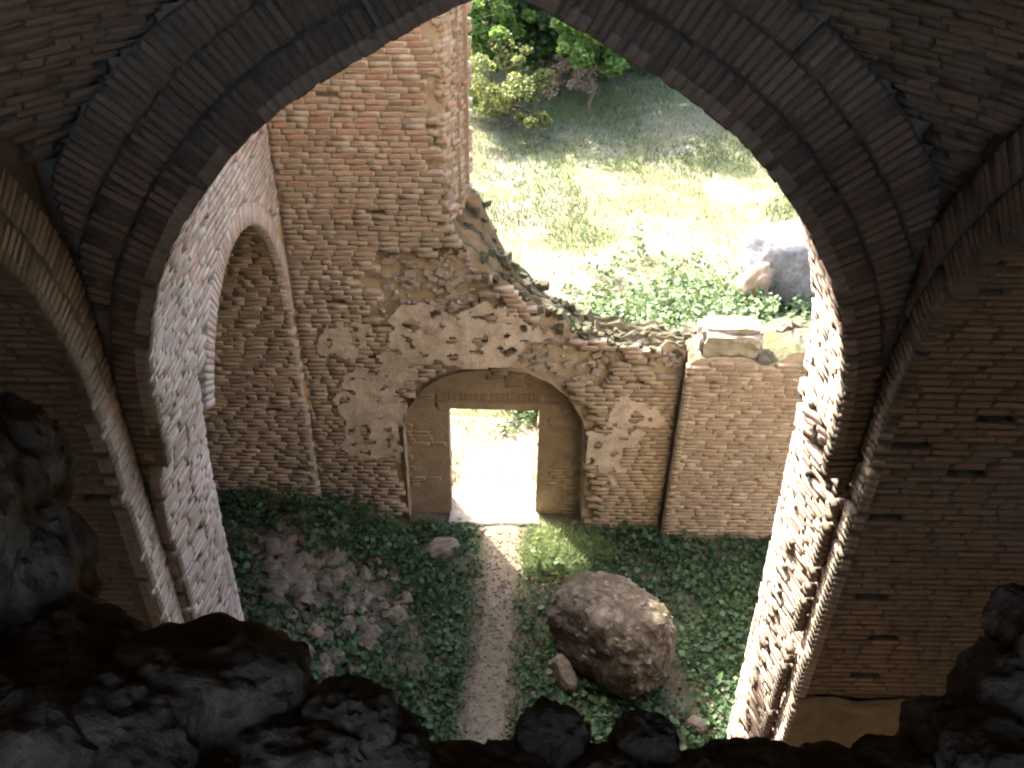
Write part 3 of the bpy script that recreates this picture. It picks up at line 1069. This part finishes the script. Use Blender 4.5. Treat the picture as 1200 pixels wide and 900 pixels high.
# rock of fallen masonry out on the meadow
mr_ = empty('masonry_block', (4.95, 15.3, .3), 'big grey masonry block lying on the sunny meadow, its broken end brown', 'rock')
rock('body', (5.1, 15.35, 1.05), (.85, .6, .72), M['grey_rock'], 31, .18, 4, .5, (.1, .15, -.3), mr_)
rock('broken_end', (4.42, 14.95, .82), (.26, .3, .52), M['brick_red'], 32, .22, 4, .3, (.1, .35, -.3), mr_)

# ------------------------------------------------------------------ foliage
def leaf_cloud(name, P, size, mat, parent=None, kind=None, up=.0, elong=1.6, seed=0):
    """P (n,3) leaf positions; each leaf a folded rhomb of two triangles"""
    g = np.random.default_rng(seed)
    n = len(P)
    a = g.normal(size=(n, 3)); a[:, 2] *= (1 - up) * .8 + .2
    a /= np.linalg.norm(a, axis=1)[:, None]
    h = g.normal(size=(n, 3)) * (1 - up) + np.array([0, 0, 1.0]) * (up * 2.0)
    b = np.cross(a, h); b /= np.linalg.norm(b, axis=1)[:, None] + 1e-9
    c = np.cross(b, a)
    s = size * g.uniform(.6, 1.35, size=n)[:, None]
    p0 = P - a * s * elong * .5
    p2 = P + a * s * elong * .5
    p1 = P + b * s * .5 + c * s * .18
    p3 = P - b * s * .5 + c * s * .18
    V = np.stack([p0, p1, p2, p3], 1).reshape(-1, 3)
    i = np.arange(n) * 4
    F = np.concatenate([np.stack([i, i + 1, i + 2], 1), np.stack([i, i + 2, i + 3], 1)])
    return np_mesh(name, V, F, mat, parent, kind)

def tube(path, radii, seg=7):
    V = []; F = []
    for k, (p, r) in enumerate(zip(path, radii)):
        d = (path[min(k + 1, len(path) - 1)] - path[max(k - 1, 0)]).normalized()
        a = d.orthogonal().normalized(); b = d.cross(a)
        for q in range(seg):
            t = 2 * math.pi * q / seg
            V.append(p + (a * math.cos(t) + b * math.sin(t)) * r)
    for k in range(len(path) - 1):
        for q in range(seg):
            F.append((k * seg + q, k * seg + (q + 1) % seg, (k + 1) * seg + (q + 1) % seg, (k + 1) * seg + q))
    return V, F

def tree(name, x, y, h, cr, cz, label, mat, nclump, nleaf, lsize, seed, group=None, cat='tree', squash=.8, trunk_r=.16):
    g = random.Random(seed)
    z0 = terrain(x, y)
    t = empty(name, (x, y, z0), label, cat, group)
    base = Vector((x, y, z0 - .1))
    V = []; F = []
    top = Vector((x + g.uniform(-.4, .4), y + g.uniform(-.4, .4), z0 + cz))
    def addt(path, rad):
        v, f = tube(path, rad); o = len(V)
        V.extend(v); F.extend([tuple(i + o for i in q) for q in f])
    addt([base.lerp(top, k / 6) + Vector((g.uniform(-.06, .06), g.uniform(-.06, .06), 0)) * k for k in range(7)], [trunk_r * (1 - .11 * k) for k in range(7)])
    clumps = []
    for c in range(nclump):
        d = Vector((g.gauss(0, 1), g.gauss(0, 1), g.gauss(0, 1))).normalized()
        r = g.uniform(.25, 1.15) ** .7
        cc = Vector((x, y, z0 + cz)) + Vector((d.x * cr * r, d.y * cr * r, d.z * cr * squash * r))
        if cc.z < z0 + .3: cc.z = z0 + g.uniform(.3, .9)
        clumps.append((cc, cr * g.uniform(.12, .36)))
        if c % 3 == 0:
            s = base.lerp(top, g.uniform(.4, .95))
            m = s.lerp(cc, .5) + Vector((0, 0, .1 * cr))
            addt([s, m, cc], [trunk_r * .35, trunk_r * .22, trunk_r * .08])
    mesh_obj('trunk', V, F, M['bark'], t, smooth=True)
    gg = np.random.default_rng(seed)
    PP = []
    for cc, rad in clumps:
        k = max(8, int(nleaf / nclump * g.uniform(.6, 1.4)))
        d = gg.normal(size=(k, 3)); d /= np.linalg.norm(d, axis=1)[:, None]
        PP.append(np.array(cc) + d * rad * (gg.uniform(.15, 1, size=(k, 1)) ** .5) * np.array([1, 1, .75]))
    leaf_cloud('crown', np.concatenate(PP), lsize, mat, t, None, .35, 1.5, seed)
    return t

tree('broadleaf_tree', 0.8, 29.0, 8, 3.3, 4.2, 'dark broadleaf tree behind the yellowish bush at the meadow edge', M['leaf_tree'], 90, 14000, .17, 3, 'trees at the far edge of the meadow', squash=1.1, trunk_r=.2)
tree('broadleaf_tree', 5.4, 27.2, 8, 2.6, 5.6, 'dark broadleaf tree at the meadow edge behind the bright green sapling', M['leaf_tree'], 40, 3600, .16, 4, 'trees at the far edge of the meadow', squash=.9, trunk_r=.2)
tree('broadleaf_tree', -3.4, 30.5, 8, 3.2, 3.4, 'dark broadleaf tree partly hidden behind the tall broken wall', M['leaf_tree'], 80, 13000, .18, 5, 'trees at the far edge of the meadow', trunk_r=.2)
tree('broadleaf_tree', 10.6, 30, 7, 3.6, 3.0, 'dark broadleaf tree standing past the great arch edge', M['leaf_tree'], 80, 11000, .2, 6, 'trees at the far edge of the meadow', trunk_r=.22)
tree('broadleaf_tree', 3.4, 33.0, 7, 3.4, 2.9, 'dark low crowned tree closing the gap behind the sapling', M['leaf_tree'], 90, 14000, .18, 14, 'trees at the far edge of the meadow', trunk_r=.2)
tree('bush', 0.6, 27.2, 2, 1.5, 1.3, 'dark green bush under the trees behind the dry shrub', M['leaf_tree'], 50, 9000, .11, 15, None, 'bush', .9, .05)
tree('bush', 2.9, 28.0, 2, 1.5, 1.2, 'dark green bush under the trees behind the bright sapling', M['leaf_tree'], 50, 9000, .11, 16, None, 'bush', .9, .05)
tree('sapling', 2.0, 24.6, 4, 1.0, 2.0, 'bright sunlit leafy sapling in front of the dark trees', M['leaf_bright'], 30, 3400, .12, 8, None, 'sapling', .8, .05)
tree('bush', -.2, 23.5, 2, 1.25, .8, 'yellowish green bush growing beside the tall broken wall end', M['leaf_bush'], 34, 7000, .07, 9, None, 'bush', .95, .04)
tree('bush', -.75, 25.2, 3, 1.0, 2.0, 'taller green bush behind the yellowish bush', M['leaf_bright'], 36, 6000, .10, 10, None, 'bush', 1.1, .04)
tree('dry_shrub', 1.35, 25.6, 1.6, .75, .7, 'dry brownish leafless shrub at the foot of the dark trees', M['dead'], 26, 2600, .05, 12, None, 'shrub', .8, .03)

# weeds behind the low wall
gg = np.random.default_rng(77)
PP = []
for _ in range(520):
    x = gg.normal(3.5, 1.35); y = gg.normal(14.0, 1.15)
    if _ > 440: x = gg.normal(.55, .35); y = gg.normal(12.3, .5)
    if y < 10.6 or x < -.2: continue
    if _ < 440 and (x < .6 or N1(x * .9, y * .9, 4) < -.25): continue
    h = gg.uniform(.15, .7)
    z0 = terrain(x, y)
    k = 26
    r = gg.uniform(.05, .2, size=(k, 1)); th = gg.uniform(0, 6.28, size=k)
    PP.append(np.stack([x + np.cos(th) * r[:, 0], y + np.sin(th) * r[:, 0], z0 + gg.uniform(0.02, 1, size=k) * h], 1))
leaf_cloud('weeds', np.concatenate(PP), .085, M['leaf_weed'], None, 'stuff', .45, 1.4, 5)
tag(bpy.data.objects['weeds'], 'pale green leafy weeds crowding behind the low wall', 'weeds')

# tall single weed stalks on the meadow
for (x, y, h, lab) in ((2.55, 17.3, .75, 'thin weed stalk standing alone in dry grass beyond the weed patch'), (5.6, 18.6, .9, 'tallest thin weed stalk on the meadow beyond the masonry block'), (2.0, 16.4, .5, 'short weed stalk at the edge of the weed patch')):
    z0 = terrain(x, y)
    t = empty('weed_stalk', (x, y, z0), lab, 'weed', 'weed stalks on the meadow')
    v, f = tube([Vector((x + .03 * math.sin(q), y, z0 - .03 + h * q / 5)) for q in range(6)], [.008 - .001 * q for q in range(6)], 5)
    mesh_obj('stem', v, f, M['leaf_weed'], t)
    P = np.array([(x + random.gauss(0, .06), y + random.gauss(0, .06), z0 + h * random.uniform(.2, 1.0)) for _ in range(34)])
    leaf_cloud('leaves', P, .06, M['leaf_weed'], t, None, .3, 1.6, int(x * 10))

def blades(name, P, H, W, mat, label, seed, cat='grass', lean=.45):
    g = np.random.default_rng(seed)
    n = len(P)
    th = g.uniform(0, 6.28, n)
    side = np.stack([np.cos(th), np.sin(th), np.zeros(n)], 1) * (W * g.uniform(.6, 1.3, n))[:, None]
    le = g.normal(0, lean, size=(n, 3)); le[:, 2] = 1
    tip = P + le * (H * g.uniform(.4, 1.3, n))[:, None]
    V = np.stack([P - side, P + side, tip], 1).reshape(-1, 3)
    F = np.arange(n * 3).reshape(-1, 3)
    return tag(np_mesh(name, V, F, mat, None, 'stuff'), label, cat)
# meadow grass
def scatter(n, x0, x1, y0, y1, seed, keep):
    g = np.random.default_rng(seed)
    out = []
    for x, y in zip(g.uniform(x0, x1, n), y0 + (y1 - y0) * g.uniform(0, 1, n) ** 1.25):
        if keep(x, y): out.append((x, y, terrain(x, y) - .01))
    return np.array(out)
blades('meadow_grass', scatter(110000, -4, 11, 10.4, 32, 1, lambda x, y: not (abs(x + .2) < .5 and y < 11.2) and N1(x * .5, y * .5, 30) > -.3), .10, .011, M['grass'], 'short dry straw coloured grass covering the sunny meadow', 2)
blades('green_grass', scatter(42000, -4, 11, 11.5, 32, 3, lambda x, y: FB(x * .33, y * .33, 12, 2) + (.5 if (abs(x) < 1.6 and 18.2 < y < 21) else 0) + (.30 if y > 21 else 0) > .22), .17, .014, M['grass_green'], 'green grass patches among the dry meadow', 4)

# ground cover of the roofless yard
def on_path(x, y): return abs(x - path_mid(y)) < .27 + .05 * N1(y * 1.3, 4) + (.10 * max(0, y - 8.8))
g = np.random.default_rng(15)
PP = []; PB = []
n = 0
while n < 60000:
    x = g.uniform(-4.6, 5.0); y = g.uniform(4.6, 9.45)
    n += 1
    if on_path(x + g.normal(0, .05), y): continue
    if abs(x - path_mid(y)) < .32 and g.uniform() < .4: continue
    if ((x - 1.25) / .6) ** 2 + ((y - 7.3) / .7) ** 2 < .45: continue
    dens = .80 + .9 * FB(x * 1.2, y * 1.2, 17, 3)
    rub_d = 1 - ((x + 2.5) / 1.15) ** 2 - ((y - 7.85) / 1.25) ** 2
    if rub_d > 0: dens -= .62 * rub_d ** .5
    if g.uniform() > dens: continue
    h = .05 + .16 * max(0, FB(x * 1.6, y * 1.6, 31, 2) + .25)
    if x < -.9 and y > 8.4: h += .22 * min(1, (-.9 - x))
    PP.append((x, y, terrain(x, y) + g.uniform(.0, 1) * h + .01))
tag(leaf_cloud('ground_cover', np.array(PP), .043, M['leaf_floor'], None, 'stuff', .55, 1.3, 8), 'low dark green ground cover over the yard floor', 'ground cover')

P2 = np.array(PP)[::5] + np.random.default_rng(3).normal(0, .03, size=(len(PP[::5]), 3)) + np.array([0, 0, .05])
tag(leaf_cloud('broad_leaves', P2[(P2[:, 0] < -.6) | (P2[:, 0] > .3)], .075, M['leaf_floor'], None, 'stuff', .45, 1.2, 18), 'broader dark leaves standing above the ground cover', 'leaves')
P3 = np.array(PP)[::4]; P3[:, 2] -= .06
blades('yard_grass', P3, .17, .006, M['leaf_floor'], 'thin green grass blades mixed into the ground cover', 9)

M['grass_sun_patch'] = leaf_mat('sun_patch_yard_grass', [(0, (.13, .18, .065)), (.5, (.20, .25, .10)), (1, (.30, .34, .16))], .35, .8)  # grass colour lightened to paint in the sun patch by the door
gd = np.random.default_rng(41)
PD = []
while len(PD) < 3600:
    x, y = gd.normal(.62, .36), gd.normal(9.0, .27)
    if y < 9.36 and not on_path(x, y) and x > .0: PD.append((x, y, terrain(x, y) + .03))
blades('sun_patch_blades', np.array(PD), .15, .009, M['grass_sun_patch'], 'grass coloured pale as a painted sun patch beside the path at the doorway', 42, lean=.7)

B = Bricks(mortar=False)
for _ in range(650):
    y = random.uniform(5.6, 9.4); x = path_mid(y) + random.gauss(0, .2)
    N = Vector((random.gauss(0, .3), random.gauss(0, .3), 1)).normalized(); a = random.uniform(0, 6.28)
    V = N.cross(Vector((math.cos(a), math.sin(a), 0))).normalized(); U = V.cross(N); w = random.uniform(.008, .028)
    B.b.append((Vector((x, y, terrain(x, y) + .016 + w * .4)), U, V, N, w * 1.4, w, w * .8))
B.build(empty('pebbles', (-.2, 7.5, 0), 'pebbles and crumbs scattered along the trodden path', 'pebbles'), M['rubble'], M['mortar'], 0)

# ------------------------------------------------------------------ broken masonry edge in front of the viewer
def at(u, v, t):
    a = (u - 600) / 1100; b = -(v - 450) / 1100
    return Vector((0, 0, CAM_H)) + (f_ + rx_ * a + ux_ * b) * t
edge = empty('broken_masonry_edge', (0, .5, 7.2), 'dark jagged edge of broken masonry overlooking the yard', 'masonry edge')
ST = [(-4, 562, 84, 100, 1.75, .2), (6, 680, 98, 110, 1.7, .2), (55, 810, 115, 105, 1.6, .3), (245, 846, 124, 106, 1.55, .75), (150, 890, 120, 110, 1.45, .3), (30, 900, 140, 120, 1.4, .3),
      (405, 868, 62, 72, 1.5, .3), (455, 900, 62, 62, 1.5, .3), (350, 910, 90, 80, 1.45, .3), (530, 918, 70, 42, 1.5, .3), (590, 930, 70, 58, 1.5, .3), (645, 882, 50, 62, 1.55, .2), (700, 925, 56, 50, 1.5, .3),
      (755, 888, 46, 54, 1.55, .2), (812, 925, 50, 42, 1.5, .3), (880, 920, 72, 50, 1.55, .3), (965, 928, 80, 50, 1.55, .3), (1050, 925, 64, 56, 1.55, .3), (1112, 886, 62, 72, 1.6, .3), (1160, 812, 36, 60, 1.65, .3),
      (1198, 736, 40, 54, 1.65, .2), (1190, 840, 70, 90, 1.6, .3), (1170, 920, 90, 90, 1.5, .3), (300, 950, 120, 70, 1.4, .3), (80, 980, 160, 80, 1.3, .3), (780, 960, 120, 50, 1.45, .3), (1000, 970, 120, 60, 1.45, .3), (600, 975, 140, 60, 1.4, .3), (-80, 700, 120, 240, 1.6, .2), (1270, 860, 90, 160, 1.55, .2)]
for i, (u, v, ru, rv, t, bk) in enumerate(ST):
    s = t / 1100
    rock('stone', at(u, v, t), (ru * s * .9, (ru + rv) * .45 * s, rv * s * .9), M['rock_dark'], 300 + i, .17, 5, bk + .15, (-.55 + random.uniform(-.1, .1), random.uniform(-.15, .15), random.uniform(-.2, .2)), edge, pits=.03, freq=1.7)
# the mass of wall that carries these stones
vv = []; ff = []
na, nb = 40, 14
for j in range(nb):
    for i in range(na):
        x = -2.85 + i * 5.5 / (na - 1)
        t = j / (nb - 1)
        # section: from the back top over the lip down the face of the near wall
        if t < .5:
            yy = -1.0 + t * 2 * 1.62; zz = 8.45 - max(0, yy) * 1.1 + .0
        else:
            yy = .62 - (t - .5) * 2 * .25; zz = 7.77 - (t - .5) * 2 * 3.0
        side = max(0, abs(x + .1) - .75)
        zz += side * .22 * (t < .5) * 1.0
        vv.append((x, yy + .06 * FB(x * 2, t * 4, 3, 3), zz + .08 * FB(x * 2.3, t * 5, 7, 3)))
for j in range(nb - 1):
    for i in range(na - 1):
        ff.append((j * na + i, j * na + i + 1, (j + 1) * na + i + 1, (j + 1) * na + i))
mesh_obj('mass', vv, ff, M['rock_dark'], edge)
# near wall of the bay and the dark upper chamber around the viewer
ch = empty('upper_chamber', (0, -1, 8.4), 'dark masonry chamber above the vault enclosing the lookout', 'chamber')
def slab(name, lo, hi, mat, parent): return box(name, parent, lo, hi, mat, 0, .0)
slab('wall', (-6.4, -1.2, -.2), (6.4, .30, 7.6), M['brick_vault'], ch)
slab('wall', (-6.4, -3.6, 7.62), (-2.9, -1.22, 11.7), M['brick_vault'], ch)
slab('wall', (2.7, -3.6, 7.62), (6.4, -1.22, 11.7), M['brick_vault'], ch)
slab('wall', (-2.88, -3.6, 7.62), (2.68, -3.0, 8.7), M['brick_vault'], ch)  # sill of an added rear opening, widened so skylight brightens the bay
slab('wall', (-2.88, -3.6, 8.71), (-2.3, -3.0, 11.7), M['brick_vault'], ch)
slab('wall', (2.1, -3.6, 8.71), (2.68, -3.0, 11.7), M['brick_vault'], ch)
slab('wall', (-2.29, -3.6, 11.3), (2.09, -3.0, 11.7), M['brick_vault'], ch)
slab('floor', (-2.88, -2.98, 7.62), (2.68, -.95, 8.4), M['brick_vault'], ch)
slab('roof', (-6.4, -3.6, 11.72), (6.4, 6.2, 12.1), M['brick_vault'], ch)
